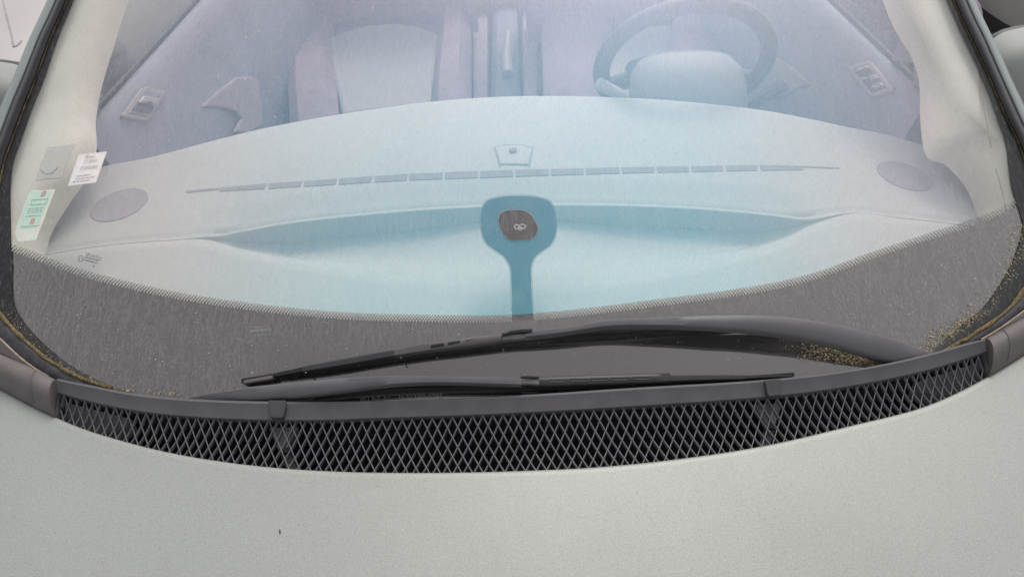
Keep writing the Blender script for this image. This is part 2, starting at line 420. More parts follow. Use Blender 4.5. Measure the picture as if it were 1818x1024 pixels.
# printed dots
V, Fc = [], []
L = np.r_[0, np.cumsum(np.linalg.norm(np.diff(fr, axis=0), axis=1))]
for row in range(4):
    rad = (2.3 - .32*row)
    for s in np.arange((row % 2)*2.8, L[-1], 5.6):
        x = np.interp(s, L, fr[:, 0]); y = np.interp(s, L, fr[:, 1]) - 1.5 - row*3.4
        if x < 15 or x > 1815: continue
        b = len(V)
        for q in range(6):
            V.append((x + rad*cos(q*pi/3), y + rad*sin(q*pi/3)))
        Fc.append(tuple(range(b, b + 6)))
# dots around the sensor outline are added below, in the same part
PAD = [(853,391),(855,374),(864,358),(884,351),(923,348),(957,351),(977,359),(985,376),(988,398),(985,420),(977,435),(962,446),(948,459),(943,474),(943,501),(945,540),(948,575),(909,575),(909,540),(908,501),(905,472),(894,455),(877,443),(862,430),(855,411)]
padc = interp(PAD[:17] , 120)
padl = interp(PAD[17:] + [PAD[0]], 70)
pad = np.vstack([padc, padl[1:-1]])
Lp = np.r_[0, np.cumsum(np.linalg.norm(np.diff(np.vstack([pad, pad[:1]]), axis=0), axis=1))]
pp = np.vstack([pad, pad[:1]])
for s in np.arange(0, Lp[-1], 4.0):
    x = np.interp(s, Lp, pp[:, 0]); y = np.interp(s, Lp, pp[:, 1])
    x2 = np.interp(s + 1, Lp, pp[:, 0]); y2 = np.interp(s + 1, Lp, pp[:, 1])
    if y > 555: continue
    nx, ny = (y2 - y), -(x2 - x); b = len(V)
    for q in range(6): V.append((x + nx*1.6 + 1.5*cos(q*pi/3), y + ny*1.6 + 1.5*sin(q*pi/3)))
    Fc.append(tuple(range(b, b + 6)))
def fast_gl(P2, h):
    return [gl(x, y, h) for x, y in P2]
# vectorised intersection for the many dots
def gl_many(P2, h):
    P2 = np.array(P2); D = Fv + (P2[:, :1] - 909)/FPX*Rv - (P2[:, 1:] - 512)/FPX*Uv
    lo = np.full(len(P2), .3); hi = np.full(len(P2), 4.0)
    f = lambda t: (CAM[2] + t*D[:, 2]) - (ZG + TA*(CAM[1] + t*D[:, 1] - KX*(CAM[0] + t*D[:, 0])**2 - YG) + h/CA)
    for _ in range(50):
        m = (lo + hi)/2; pos = f(m) > 0; lo = np.where(pos, m, lo); hi = np.where(pos, hi, m)
    return CAM + lo[:, None]*D
o = mesh('frit_dots', gl_many(V, -.0036), Fc, 'frit', windscreen); o['kind'] = 'stuff'
# sensor patch
def patch(name, px, h, m, label=None):
    P = gl_many(px, h); c = P.mean(0)
    bm = bmesh.new(); vs = [bm.verts.new(p) for p in P]; bm.faces.new(vs)
    bmesh.ops.triangulate(bm, faces=bm.faces[:]); me = bpy.data.meshes.new(name); bm.to_mesh(me); bm.free()
    me.materials.append(M[m]); o = bpy.data.objects.new(name, me); COL.objects.link(o); o.parent = windscreen
    if label: o['label'] = label
    return o
patch('sensor_print', pad, -.0046, 'teal_print', 'teal paddle-shaped sensor print rising from the frit band')
WIN = [(885,391),(888,380),(899,374),(915,373),(930,374),(941,380),(950,393),(955,404),(953,414),(945,423),(930,425),(906,425),(895,417),(889,405)]
wn = interp(WIN + [WIN[0]], 60)[:-1]
patch('sensor_window', wn, -.0012, 'brown_print', 'brown rounded sensor window in the teal print')
rim_w = wn + (wn - wn.mean(0)) * .035
patch('sensor_window_rim', rim_w, -.0016, 'grey_print')
def ring_px(name, cx, cy, rx, ry, wpx, h, m, rot=0, n=28):
    V, Fc = [], []
    for k in range(n):
        a = 2*pi*k/n
        for s in (0, 1):
            ex, ey = (rx - wpx*s)*cos(a), (ry - wpx*s)*sin(a)
            V.append((cx + ex*cos(rot) - ey*sin(rot), cy + ex*sin(rot) + ey*cos(rot)))
    for k in range(n):
        j = (k + 1) % n; Fc.append((2*k, 2*j, 2*j+1, 2*k+1))
    return mesh(name, gl_many(V, h), Fc, m, windscreen)
ring_px('sensor_emblem', 917.5, 402.5, 5, 4.4, 1.6, -.0007, 'white_print')
ring_px('sensor_emblem', 927.5, 402, 6.5, 4.6, 1.6, -.0007, 'white_print')
ring_px('sensor_emblem', 923, 405.5, 4, 3.4, 1.3, -.0005, 'white_print')
for k in range(8):
    ring_px('printed_circle', 445 + k*5.0, 587.6 - k*.45, 2.3, 2.2, .8, -.0006, 'grey_print', n=14)
for (a, b_, c, d) in ((446, 580.5, 480, 578.4), (456, 594, 474, 592.8)):
    mesh('printed_line', gl_many([(a, b_), (c, d), (c, d + .7), (a, b_ + .7)], -.0006), [(0, 1, 2, 3)], 'grey_print', windscreen)
# maker's mark on the glass
MK = [(147,446),(186,456),(182,482),(140,471)]
text_on('glass_marking', 'SPLINTEX', [(153,448),(181,457),(180,463),(152,454)], 0, 1, 0, 1, -.0022, 'dark_print', windscreen)
ring_px('glass_marking', 143.3, 459, 5.2, 5.8, 1.0, -.0022, 'dark_print', .25)
text_on('glass_marking', '11', [(141,456),(147,456.5),(145.5,462.5),(140,462)], .1, .9, 0, 1, -.0022, 'dark_print', windscreen)
for c in ([(151,455.5),(175,461.5),(175,464),(151,458)], [(149,460),(173,466),(173,468.6),(149,462.6)]):
    x = 0
    while x < .96:
        wd = random.uniform(.035, .075); bar_on('glass_marking', c, x, x + wd, 0, 1, -.0022, 'dark_print', windscreen); x += wd + .025
bar_on('glass_marking', [(165.5,471),(168,471.5),(167.5,474),(165,473.5)], 0, 1, 0, 1, -.0022, 'dark_print', windscreen)
text_on('chassis_number', '3623330 4785', [(706,700.5),(786,697.5),(786,709),(706,712)], 0, 1, 0, 1, -.0006, 'grey_print', windscreen)
text_on('chassis_number', 'VU BZ 3/', [(638,704),(690,702),(690,712),(638,714)], 0, 1, 0, 1, -.0006, 'grey_print', windscreen)

# ---- seals, pillar trims, painted pillar
def lerp(a, b, t): return a*(1-t) + b*t
for key in 'LR':
    A, B, C = sides[key]
    secs_rows = []
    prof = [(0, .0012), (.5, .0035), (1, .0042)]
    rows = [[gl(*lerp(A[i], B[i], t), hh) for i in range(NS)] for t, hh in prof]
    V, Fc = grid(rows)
    mesh('seal_and_painted_reflection', V, Fc, 'seal_reflection', car, True)  # seal up the pillar; round the lower corner, a dark reflection painted as strip
    half = int(NS*6.3/16)
    # trim from the dirt line outwards: rounded glossy bar above, flat scuttle strip at the corner
    rows = []
    for t, hh in ((0, .004), (.08, .0075), (.3, .0125), (.6, .0135), (.88, .010), (1, .003), (1.02, -.006)):
        rows.append([gl(*lerp(B[i], C[i], t), hh) for i in range(half + 6)])
    V, Fc = grid(rows); mesh('pillar_trim', V, Fc, 'trim_black', car, True)
    rows = []
    for t, hh in ((0.0, .003), (.1, .0058), (.5, .0065), (.9, .006), (1, .002)):
        rows.append([gl(*lerp(B[i], C[i], t), hh) for i in range(half, NS)])
    V, Fc = grid(rows); strip = mesh('scuttle_strip', V, Fc, 'scuttle', car, True)
    # pale lip on the outer edge of the strip
    tube('strip_lip', [gl(*lerp(B[i], C[i], .97), .0065) for i in range(half + 14, NS - 8)], .0016, 'pale_lip', strip, 6)
    # moss in the groove
    c0 = int(NS*10.2/16)
    tube('dirt_line', [gl(*(B[i] + np.random.randn(2)*.35), .0045) for i in range(0, c0)], [.0008 + .0007*random.random() for i in range(0, c0)], 'moss', car, 6)
    mpath = [gl(*(B[i] + np.random.randn(2)*.5), .0055) for i in range(c0 - 3, NS - 2)]
    tube('moss_line', mpath, [.003*(.7 + .5*random.random()) * min(1, (k + 1)/6) for k in range(len(mpath))], 'moss', car, 8)
    D = interp(LD if key == 'L' else RD, 50)
    Cc = C[:int(NS*10/16)]
    Ci = interp([tuple(p) for p in Cc], 50)
    sg = -1 if key == 'L' else 1
    rows = [[gl(*lerp(Ci[i], D[i], .06), .001) for i in range(50)], [gl(*lerp(Ci[i], D[i], .2), .0035) for i in range(50)],
            [gl(*lerp(Ci[i], D[i], .8), .0035) for i in range(50)], [gl(*D[i], .001) for i in range(50)]]
    last = rows[-1]
    rows.append([p + np.array([sg*.012, .0, -.012]) for p in last])
    rows.append([p + np.array([sg*.03, .01, -.05]) for p in last])
    rows.append([p + np.array([sg*.045, .02, -.16]) for p in last])
    V, Fc = grid(rows); mesh('windscreen_pillar', V, Fc, 'pillar_paint', car, True)

# ---- cowl: rim, grille bars, duct, end caps
RT = [(101,672),(161,684),(217,695),(288,704),(390,710),(480,712),(560,712.5),(653,711.5),(780,708),(905,702),(1128,687.5),(1352,674),(1387,671),(1485,660),(1574,645),(1657,626),(1734,605),(1748,602)]
RBm = [(101,696),(144,708),(238,728),(339,739),(476,745),(560,745.5),(653,742.5),(910,733),(1128,720.5),(1357,704),(1434,696),(1548,678),(1663,652),(1739,628),(1751,624)]
HE = [(-260,560),(-120,628),(-40,667),(0,687),(60,719),(98,737),(136,753),(222,780),(314,802),(415,818),(520,828.5),(607,833),(734,835),(861,833.5),(940,831),(1060,825),(1200,811),(1352,788),(1505,753),(1660,711),(1754,665),(1818,626),(1880,588),(1960,545),(2080,470)]
rt3 = np.array([gl(x, y, .028) for x, y in interp(RT, 120)])
pf = np.polyfit(rt3[:, 0], rt3[:, 2], 4)
ztop = lambda x: np.polyval(pf, np.clip(x, -.80, .80))
def rel(px, py, dz): return solve(px, py, lambda P: P[2] - (ztop(P[0]) - dz))
rb3 = np.array([rel(x, y, .017) for x, y in interp(RBm, 120)])
he3 = np.array([rel(x, y, .040) for x, y in interp(HE, 220)])
# rim section: back wall, bright top, front face, underside
secs = []
for T_, B_ in zip(rt3, rb3):
    out = T_ - B_; out[2] = 0; out = out/np.linalg.norm(out)
    secs.append([T_ + out*.004 + [0, 0, -.03], T_ + out*.003 + [0, 0, -.004], T_ + [0, 0, -.0005], T_*.82 + B_*.18 + [0, 0, .0022],
                 T_*.6 + B_*.4 + [0, 0, .0005], B_ + [0, 0, .001], B_ + out*.003 + [0, 0, -.012], T_*.5 + B_*.5 + [0, 0, -.028]])
cowl = loft('cowl_grille', secs, 'plastic', car, True, True, 'grey plastic cowl with diamond mesh intake grille', 35)
# plan curves
yr = lambda x: np.interp(x, rb3[:, 0], rb3[:, 1]); zr = lambda x: np.interp(x, rb3[:, 0], rb3[:, 2])
yh = lambda x: np.interp(x, he3[:, 0], he3[:, 1]); zh = lambda x: np.interp(x, he3[:, 0], he3[:, 2])
XL, XR = rb3[0, 0] + .004, rb3[-1, 0] - .004
def gz(x, y):
    a, b_ = yr(x), yh(x); t = np.clip((a - y)/max(a - b_, 1e-4), 0, 1)
    return zr(x)*(1-t) + zh(x)*t - .004 - .004*sin(pi*t)
PITCHX = (XR - XL)/97
SL = PITCHX / .0275          # half-width over half-height
yt = 1.30
for fam in (1, -1):
    x0 = XL - 1.2
    k = 0
    while x0 < XR + 1.2:
        x0 += PITCHX
        ys = np.linspace(.3, yt, 700); xs = x0 + fam*SL*(yt - ys)
        ok = (xs > XL) & (xs < XR)
        ok &= (ys < np.interp(xs, rb3[:, 0], rb3[:, 1]) + .0015) & (ys > np.interp(xs, he3[:, 0], he3[:, 1]) - .003)
        if ok.sum() < 8: continue
        ii = np.where(ok)[0]; y0, y1 = ys[ii[0]], ys[ii[-1]]
        if y1 - y0 < .009: continue
        secs = []
        for y in np.linspace(y0, y1, 7):
            x = x0 + fam*SL*(yt - y); z = gz(x, y) + (.0007 if fam == 1 else 0)
            d = np.array([-fam*SL, 1.0]); d /= np.linalg.norm(d); nrm = np.array([d[1], -d[0]])
            a = np.array([x, y, z]); wv = np.array([nrm[0], nrm[1], 0])
            secs.append([a - wv*.0008, a - wv*.0004 + [0, 0, .0006], a + wv*.0004 + [0, 0, .0006], a + wv*.0008, a + wv*.0007 + [0, 0, -.006], a - wv*.0007 + [0, 0, -.006]])
        loft('grille_bar', secs, 'bar', cowl, False)
# duct under the mesh
xs = np.linspace(XL - .004, XR + .004, 60); rows = []
for off, dz in ((-.12, -.012), (-.1, -.10), (.5, -.12), (1.0, -.12), (1.05, -.045)):
    rows.append([np.array([x, yr(x)*(1-off) + yh(x)*off, (zr(x) if off < .6 else zh(x)) + dz]) for x in xs])
V, Fc = grid(rows); mesh('intake_duct', V, Fc, 'void', cowl, True)
for xe in (XL - .005, XR + .005):
    mesh('duct_end', [(xe, yr(xe) + .02, zr(xe) + .004), (xe, yr(xe) + .02, zr(xe) - .13), (xe, yh(xe) - .01, zh(xe) - .13), (xe, yh(xe) - .01, zh(xe) - .004)], [(0, 1, 2, 3)], 'ledge', cowl)
for xa, xb, ta, tb in ((XL, XL + .055, .0, 1.0), (XR - .055, XR, .0, 1.0)):
    s = 1 if xa == XL else -1
    o_in = XL if s == 1 else XR
    P = [(o_in, -.014, .05), (o_in + s*.115, -.016, .05), (o_in + s*.085, -.026, .45), (o_in + s*.03, -.03, .75), (o_in, -.03, .98)]
    pts = [np.array([x, yr(x)*(1-t) + yh(x)*t, gz(x, yr(x)*(1-t) + yh(x)*t) + dz]) for x, dz, t in P]
    slab('duct_ledge', pts, (0, 0, -.03), 'ledge', cowl)
for cxp in (503, 1368):
    # support rib under each clip
    Pc = rel(cxp, 760 if cxp < 900 else 722, .03); x = Pc[0]
    pts = [np.array([x + dx, yr(x)*(1-t) + yh(x)*t, gz(x, yr(x)*(1-t) + yh(x)*t) - .013]) for dx, t in ((-.022, .0), (.02, .0), (.006, .42), (-.008, .42))]
    slab('support_rib', pts, (0, 0, -.012), 'ledge', cowl)
    s = 1 if cxp < 900 else -1
    pts = [np.array([x + dx, yr(x)*(1-t) + yh(x)*t, gz(x, yr(x)*(1-t) + yh(x)*t) - .028]) for dx, t in ((-.008, .42), (.008, .42), (.008 + s*.02, 1), (-.008 + s*.02, 1))]
    slab('support_rib', pts, (0, 0, -.012), 'clip', cowl)
# clips over the rim
def on_rim(px, py, lift=.002):
    """drop onto the rim: between its top and bottom edges"""
    a = solve(px, py, lambda P: P[2] - (np.interp(P[0], rt3[:, 0], rt3[:, 2]) - lerp(-.0, .017, np.clip((np.interp(P[0], rt3[:, 0], rt3[:, 1]) - P[1])/.035, 0, 1)) + lift))
    return a
for c in ([(476,710),(508,710),(507,722),(503,738),(500,741),(482,741),(479,738),(477,722)], [(1357,674),(1386,671),(1387,684),(1386,698),(1384,701),(1367,703),(1363,700),(1360,686)]):
    P = [on_rim(x, y, .0045) for x, y in c]
    slab('grille_clip', P, (0, .003, -.012), 'clip', cowl, .0012)
# end caps
for key, top, seam in (('L', [(-200,500),(-120,560),(-60,597),(0,628),(40,645),(73,660),(99,674)], 68), ('R', [(1751,601),(1774,588),(1818,563),(1860,540),(1920,500),(2000,450)], 1779)):
    C3 = np.array([gl(x, y, .014) for x, y in interp(top, 40)])
    if key == 'L':
        botp = interp([(-230,575),(-120,628),(-40,667),(0,687),(60,719),(97,736)], 40)
    else:
        botp = interp([(1757,664),(1818,626),(1880,588),(1960,545),(2050,490)], 40)
    B3 = np.array([rel(x, y, .036) for x, y in botp])
    rows = []
    for t in np.linspace(0, 1, 12):
        bul = .016*sin(pi*min(1, t*1.25))**.6 if t < .8 else .016*sin(pi*1.0*.8*1.25)*.0
        r = []
        for i in range(40):
            u = i/39; e = (1 - u) if key == 'L' else u
            edge = min(1, e/.05)
            p = lerp(C3[i], B3[i], t) + np.array([0, -.004*sin(pi*t), .018*sin(pi*t)**.7])
            sx = abs(p[0])
            r.append(p)
        rows.append(r)
    # drop the inner end so the cap has a real edge
    e_i = -1 if key == 'L' else 0
    for r in rows:
        q = r[e_i] + np.array([0, 0, -.03])
        if key == 'L': r.append(q)
        else: r.insert(0, q)
    rows.insert(0, [p + np.array([0, .003, -.02]) for p in rows[0]]); rows.append([p + np.array([0, 0, -.03]) for p in rows[-1]])
    V, Fc = grid(rows); cap = mesh('cowl_end_cap', V, Fc, 'cap', car, True, sharp=50)
    i0 = int(np.argmin(abs(interp(top, 40)[:, 0] - seam)))
    ridge = [lerp(C3[i0], B3[min(i0 + (0), 39)], t) + np.array([0, -.004*sin(pi*t), .018*sin(pi*t)**.7 + .0006]) for t in np.linspace(.03, .97, 14)]
    tube('cap_seam', ridge, .0007, 'plastic', cap, 6)

# ---- hood
rows = []
depths = [0, .0025, .006, .012, .03, .06, .1, .15, .2, .26, .33, .41, .5, .6, .7, .8]
for i, d in enumerate(depths):
    r = []
    for P in he3:
        z = P[2] + (-.006 if i == 0 else -.0015 if i == 1 else 0) - .10*d - .10*d*d
        x = P[0]*(1 + .06*d); y = P[1] - d
        z -= .4*max(0, abs(x) - .62)**2*min(1, d/.3)
        r.append(np.array([x, y, z]))
    rows.append(r)
rows.insert(0, [p + np.array([0, .004, -.03]) for p in rows[0]])
V, Fc = grid(rows); hood = mesh('hood', V, Fc, 'paint', car, True, 'silver green metallic hood panel')
Pm = zp(497, 943, 0.9)
def hood_pt(px, py):
    def f(P):
        d = yh(P[0]) - P[1]; return P[2] - (zh(P[0]) - .10*d - .10*d*d)
    return solve(px, py, f)
chip = [hood_pt(x, y) + np.array([0, 0, .0006]) for x, y in ((495.5,939),(498,940),(498.6,946),(497,949),(495.6,946))]
slab('paint_chip', chip, (0, 0, -.001), 'clip', hood)

# ---- wipers
def strip_loft(name, Tpx, Bpx, hs, thick, m, parent, n=50, crown=.002):
    T_ = interp(Tpx, n); B_ = interp(Bpx, n); secs = []
    hv = np.interp(np.linspace(0, 1, n), np.linspace(0, 1, len(hs)), hs)
    for i in range(n):
        t = gl(*T_[i], hv[i]); b_ = gl(*B_[i], hv[i]); nn = glass_n(t[0], t[1])
        secs.append([t - nn*.0015, lerp(t, b_, .12) + nn*crown*.7, lerp(t, b_, .5) + nn*crown, lerp(t, b_, .88) + nn*crown*.7, b_ - nn*.0015, b_ - nn*thick, t - nn*thick])
    return loft(name, secs, m, parent, True, True, None, 50)
def upright(name, path, h0, h1, wd, m, parent, n=40):
    """thin vertical strip standing on the glass"""
    p = interp(path, n); secs = []
    h0 = np.interp(np.linspace(0, 1, n), np.linspace(0, 1, len(h0)), h0); h1 = np.interp(np.linspace(0, 1, n), np.linspace(0, 1, len(h1)), h1)
    base = np.array([gl(x, y, 0) for x, y in p]); tn = np.gradient(base, axis=0)
    for i in range(n):
        nn = glass_n(base[i][0], base[i][1]); s = np.cross(tn[i], nn); s /= np.linalg.norm(s)
        secs.append([base[i] + nn*h0[i] - s*wd, base[i] + nn*h1[i] - s*wd, base[i] + nn*h1[i] + s*wd, base[i] + nn*h0[i] + s*wd])
    return loft(name, secs, m, parent, False)
def raise_px(px, py, h): return gl(px, py, h)
# upper wiper, pivot on the right
w1 = strip_loft('wiper_arm', [(1680,632),(1657,626),(1600,606),(1530,586),(1480,575),(1420,565),(1380,561),(1290,559),(1200,562),(1130,565),(1070,568),(1040,574),(1000,580),(950,587),(930,593)],
                [(1630,658),(1590,645),(1540,629),(1480,612),(1420,599),(1358,590),(1300,584.5),(1240,581),(1160,578.5),(1080,580),(1040,585),(1000,591),(960,596),(933,599)],
                [.010, .036, .050, .055, .052, .045, .036], .016, 'arm', car)
w1['label'] = 'long upper wiper arm curving left from the right cowl end'
bc1 = [(483,668),(535,656),(600,644),(702,626),(760,617),(820,608),(890,598.5)]
strip_loft('blade_frame', [(700,619.5),(760,608),(820,600),(890,591)], [(700,632),(760,623),(820,615.5),(891,606)], [.026, .028, .03], .012, 'blade_grey', w1, 26, .0008)
strip_loft('blade_frame', [(536,650),(600,638),(660,627),(700,620.5)], [(536,660),(600,650),(660,639.5),(702,632)], [.022, .025], .010, 'blade', w1, 20, .0008)
strip_loft('blade_frame', [(484,665),(505,658.5),(537,650.5)], [(484,669),(505,666),(537,660)], [.016, .021], .010, 'black', w1, 14, .0008)
strip_loft('blade_frame', [(891,590),(1000,587),(1150,580),(1300,573),(1380,569)], [(891,602),(1000,597),(1150,589),(1300,580),(1380,573)], [.024, .022, .022, .018, .012], .012, 'black', w1, 30, .0008)
upright('rubber_strip', [(434,679),(484,671),(536,661),(600,651),(702,634),(800,619),(892,607),(1000,599),(1150,590),(1300,582),(1385,572)], [.001, .001], [.012, .018, .022, .022, .016], .003, 'black', w1, 60)
strip_loft('rubber_tip', [(433,674),(486,664.5)], [(433,681),(486,672)], [.012, .014], .006, 'cap', w1, 8, .0004)
for a, b_, yc, hh in ((765, 788, 612, 5.5), (795.5, 817, 607.5, 5), (826, 848, 603, 2.6), (857, 881, 599.2, 2.2)):
    P = [gl(x, y, .0298) for x, y in ((a, yc + 1.6 - hh/2), (b_, yc - 1.8 - hh/2), (b_, yc - 1.8 + hh/2), (a, yc + 1.6 + hh/2))]
    slab('frame_slot', P, (0, .0004, -.004), 'black', w1, .001)
strip_loft('blade_hook', [(892,593.5),(915,588),(942,586)], [(892,605),(915,602),(942,600)], [.032, .034], .010, 'metal', w1, 8, .0003)
strip_loft('hook_cover', [(892,594),(905,587),(925,584),(945,583)], [(892,596),(905,592.5),(925,590.5),(945,590)], [.037, .04], .004, 'black', w1, 8, .0003)
for x, y in ((543, 661), (712, 634.5)):
    tube('rivet', [gl(x, y, .02), gl(x, y, .027)], .0013, 'metal', w1, 8)
tube('wear_line', [gl(x + random.uniform(-2, 2), y + random.uniform(-.6, .6), .0455) for x, y in interp([(1066,578),(1110,577),(1160,578),(1220,580),(1280,584)], 60)], [.0002 + .0013*random.random() for _ in range(60)], 'white_lining', w1, 5)
# lower wiper, pivot on the left
w2 = strip_loft('wiper_arm', [(300,714),(325,707),(400,692.5),(450,685.5),(500,680.5),(600,671),(700,666),(800,667),(880,668),(928,670)],
                [(340,722),(400,714),(463,709),(526,704),(602,695),(678,685),(730,681),(780,680),(870,682),(926,684)], [.008, .024, .038, .044, .042, .036], .014, 'arm', car)
w2['label'] = 'lower wiper arm rising from behind the left cowl rim'
strip_loft('blade_frame', [(957,668.5),(1070,665),(1190,661.5)], [(957,684.5),(1070,681),(1190,677)], [.03, .03], .012, 'blade', w2, 20, .0008)
strip_loft('blade_frame', [(1190,665.5),(1255,665.2),(1324,665)], [(1190,676.5),(1255,674.5),(1324,673)], [.027, .025], .010, 'blade', w2, 14, .0008)
strip_loft('blade_frame', [(620,686),(700,678),(800,676),(957,676)], [(620,692),(700,686),(800,685),(957,684)], [.018, .02, .024], .010, 'black', w2, 20, .0008)
upright('rubber_strip', [(560,706),(640,698),(760,692),(957,686),(1190,678),(1324,673.5),(1404,668)], [.001, .001], [.016, .018, .018, .014], .0022, 'black', w2, 50)
strip_loft('rubber_tip', [(1322,667),(1380,664.5),(1406,666)], [(1322,672),(1380,669.5),(1406,668.5)], [.02, .016], .005, 'blade', w2, 10, .0004)
for k in range(5):
    a = 975 + 37.1*k; b_ = a + 30; yc = 675.2 - k*1.15
    P = [gl(x, y, .0315) for x, y in ((a, yc - 3.2), (b_, yc - 3.7), (b_, yc + 2.9), (a, yc + 3.4))]
    slab('frame_slot', P, (0, .0004, -.004), 'black', w2, .001)
    P = [gl(x, y, .0317) for x, y in ((a + 1, yc + 1.2), (b_ - 1, yc + .8), (b_ - 1, yc + 2.4), (a + 1, yc + 2.9))]
    slab('slot_edge', P, (0, .0004, -.003), 'blade_grey', w2)
strip_loft('blade_hook', [(926,675),(940,672.5),(957,671)], [(926,682),(940,682),(957,683)], [.034, .033], .008, 'metal', w2, 8, .0003)
strip_loft('hook_cover', [(924,667),(940,666.5),(957,667.5)], [(924,671),(940,671.5),(957,671.5)], [.038, .037], .004, 'black', w2, 8, .0003)

# ---- dashboard
def dash_z(x, y): q = y - KX*x*x; return ZG - .012 + .095*(q - YG)
def da(px, py, lift=0.0): return solve(px, py, lambda P: P[2] - dash_z(P[0], P[1]) - lift)
REAR = [(-60,385),(60,340),(160,302),(270,279),(360,255),(460,230),(550,212.5),(640,198),(735,184.5),(830,175.5),(915,171.5),(990,171),(1080,173),(1180,178),(1270,186),(1360,197),(1440,212),(1510,227),(1576,240),(1650,262),(1720,286),(1800,315),(1880,345)]
LIP = [(-60,480),(60,455),(170,437),(260,428),(310,425),(345,421),(420,406),(500,391.5),(600,379.5),(700,370),(800,363),(900,359),(1000,357.5),(1100,358.5),(1200,362),(1300,369),(1380,377),(1440,384),(1510,378),(1600,386),(1720,400),(1800,410),(1880,425)]
LOW = [(-60,482),(60,457),(170,439),(260,430),(310,427),(345,424.5),(430,445),(520,466),(620,484),(720,498),(820,507),(920,511),(1020,509),(1120,499),(1220,481),(1320,453),(1400,424),(1445,400),(1510,380),(1600,388),(1720,402),(1800,412),(1880,427)]
NX = 170
def plan(pts, n=200):
    P = np.array([da(x, y) for x, y in interp(pts, n)]); o = np.argsort(P[:, 0]); return P[o, 0], P[o, 1]
DROP = .010
rx, ry = plan(REAR); lx, ly = plan(LIP); wx, wy = plan(LOW)
xs = np.linspace(-.92, .92, NX)
rows = []
yfront = lambda x: YG + .02 + KX*x*x
def smooth01(t): t = np.clip(t, 0, 1); return t*t*(3 - 2*t)
for t in np.linspace(0, 1, 14)[:-1]:
    rows.append([np.array([x, lerp(yfront(x), np.interp(x, wx, wy), t), dash_z(x, lerp(yfront(x), np.interp(x, wx, wy), t))]) for x in xs])
DEEP = .046
for t in list(np.linspace(0, .86, 18)) + [.92, .965, .985]:
    r = []
    for x in xs:
        yl, yw = np.interp(x, lx, ly), np.interp(x, wx, wy); y = lerp(yw, yl, t); gap = max(yl - yw, 0)
        dp = DEEP*min(1, gap/.10)*(.08*min(1, t*30) + .92*smooth01(t*1.35))*(1 - .4*math.exp(-(x/.13)**2))
        if t > .9: dp *= 1 - smooth01((t - .9)/.09)*.0
        r.append(np.array([x, y, dash_z(x, y) - dp - DROP*min(1, gap/.05)*smooth01(t*2)]))
    rows.append(r)
for dy, dz in ((0, -.012), (.0, .0), (.003, .0016), (.006, .001), (.010, -.0015)):
    rows.append([np.array([x, np.interp(x, lx, ly) + dy, dash_z(x, np.interp(x, lx, ly)) + (dz - DROP)*min(1, max(0, np.interp(x, lx, ly) - np.interp(x, wx, wy))/.03)]) for x in xs])
UP = .028
for t in np.linspace(.02, 1, 40):
    r = []
    for x in xs:
        yl, yrr = np.interp(x, lx, ly) + .010, np.interp(x, rx, ry); y = lerp(yl, yrr, t)
        gp = max(0, np.interp(x, lx, ly) - np.interp(x, wx, wy)); r.append(np.array([x, y, dash_z(x, y) - DROP*min(1, gp/.05)*(1 - smooth01((y - yl)/.07))]))
    rows.append(r)
last = rows[-1]
for dy, dz in ((.006, -.003), (.012, -.012), (.016, -.03), (.02, -.15), (.0, -.35)):
    rows.append([p + np.array([0, dy, dz]) for p in last])
V, Fc = grid(rows); dash = mesh('dashboard', V, Fc, 'dash', car, True, 'broad pale grey dashboard top with curved tray', 55)
# demister slots
DT = lambda x: np.interp(x, [330, 450, 725, 910, 1130, 1360, 1427, 1490], [338.5, 327.6, 308.5, 301.6, 296.5, 293, 294.6, 297])
DB = lambda x: np.interp(x, [330, 390, 450, 725, 910, 1130, 1360, 1427, 1490], [341.5, 339.5, 336.5, 319.8, 313, 306.8, 302.2, 301.5, 298.8])
div = [390, 475, 538, 600, 663, 725, 788, 850, 913, 976, 1038, 1102, 1164, 1225, 1286, 1347, 1426]
for a, b_ in zip(div[:-1], div[1:]):
    sk = (a - 912)/1800*12
    ga = 0 if a == 390 else 1.8; gb = 0 if b_ == 1426 else 1.8
    P = [da(a + ga, DT(a), .0012), da(b_ - gb, DT(b_), .0012), da(b_ - gb - max(0, -sk)*1.2 + 0, DB(b_), .0012), da(a + ga + max(0, sk)*1.2, DB(a), .0012)]
    slab('demister_slot', P, (0, 0, -.004), 'dash_vent', dash)
for a, b_ in ((330, 392), (1424, 1490)):
    lo = (lambda x: DT(x) + 3.6) if a == 330 else (lambda x: DT(x) + 2.4)
    P = [da(a, DT(a), .001), da(b_, DT(b_), .001), da(b_, lo(b_), .001), da(a, lo(a), .001)]
    slab('demister_slot', P, (0, 0, -.003), 'dash_vent', dash)
# speaker covers
for cx, cy, ra, rb_, an in ((211.5, 363.5, 54, 24, -20.5), (1606, 312, 51.5, 21, 19.5)):
    px = [(cx + ra*cos(t)*cos(radians(an)) - rb_*sin(t)*sin(radians(an)), cy + ra*cos(t)*sin(radians(an)) + rb_*sin(t)*cos(radians(an))) for t in np.linspace(0, 2*pi, 48, endpoint=False)]
    slab('speaker_cover', [da(x, y, .0016) for x, y in px], (0, 0, -.006), 'speaker', dash)
# hatch with sun sensor
HT = [(879,262),(895,258.5),(912,257.5),(930,258.5),(945,262.5),(937,291),(889,290)]
slab('sensor_hatch', [da(x, y, .0022) for x, y in HT], (0, 0, -.006), 'dash', dash, .0012)
slab('hatch_edge', [da(x, y, .0014) for x, y in [(877,261),(895,257.2),(912,256.2),(930,257.2),(947,261.5),(940,297),(937,293),(889,292),(887,296.5)]], (0, 0, -.006), 'column', dash)
kn = da(911, 268, .002); tube('sun_sensor', [kn, kn + [0, 0, .003], kn + [0, 0, .005]], [.008, .008, .004], 'speaker', dash, 16)

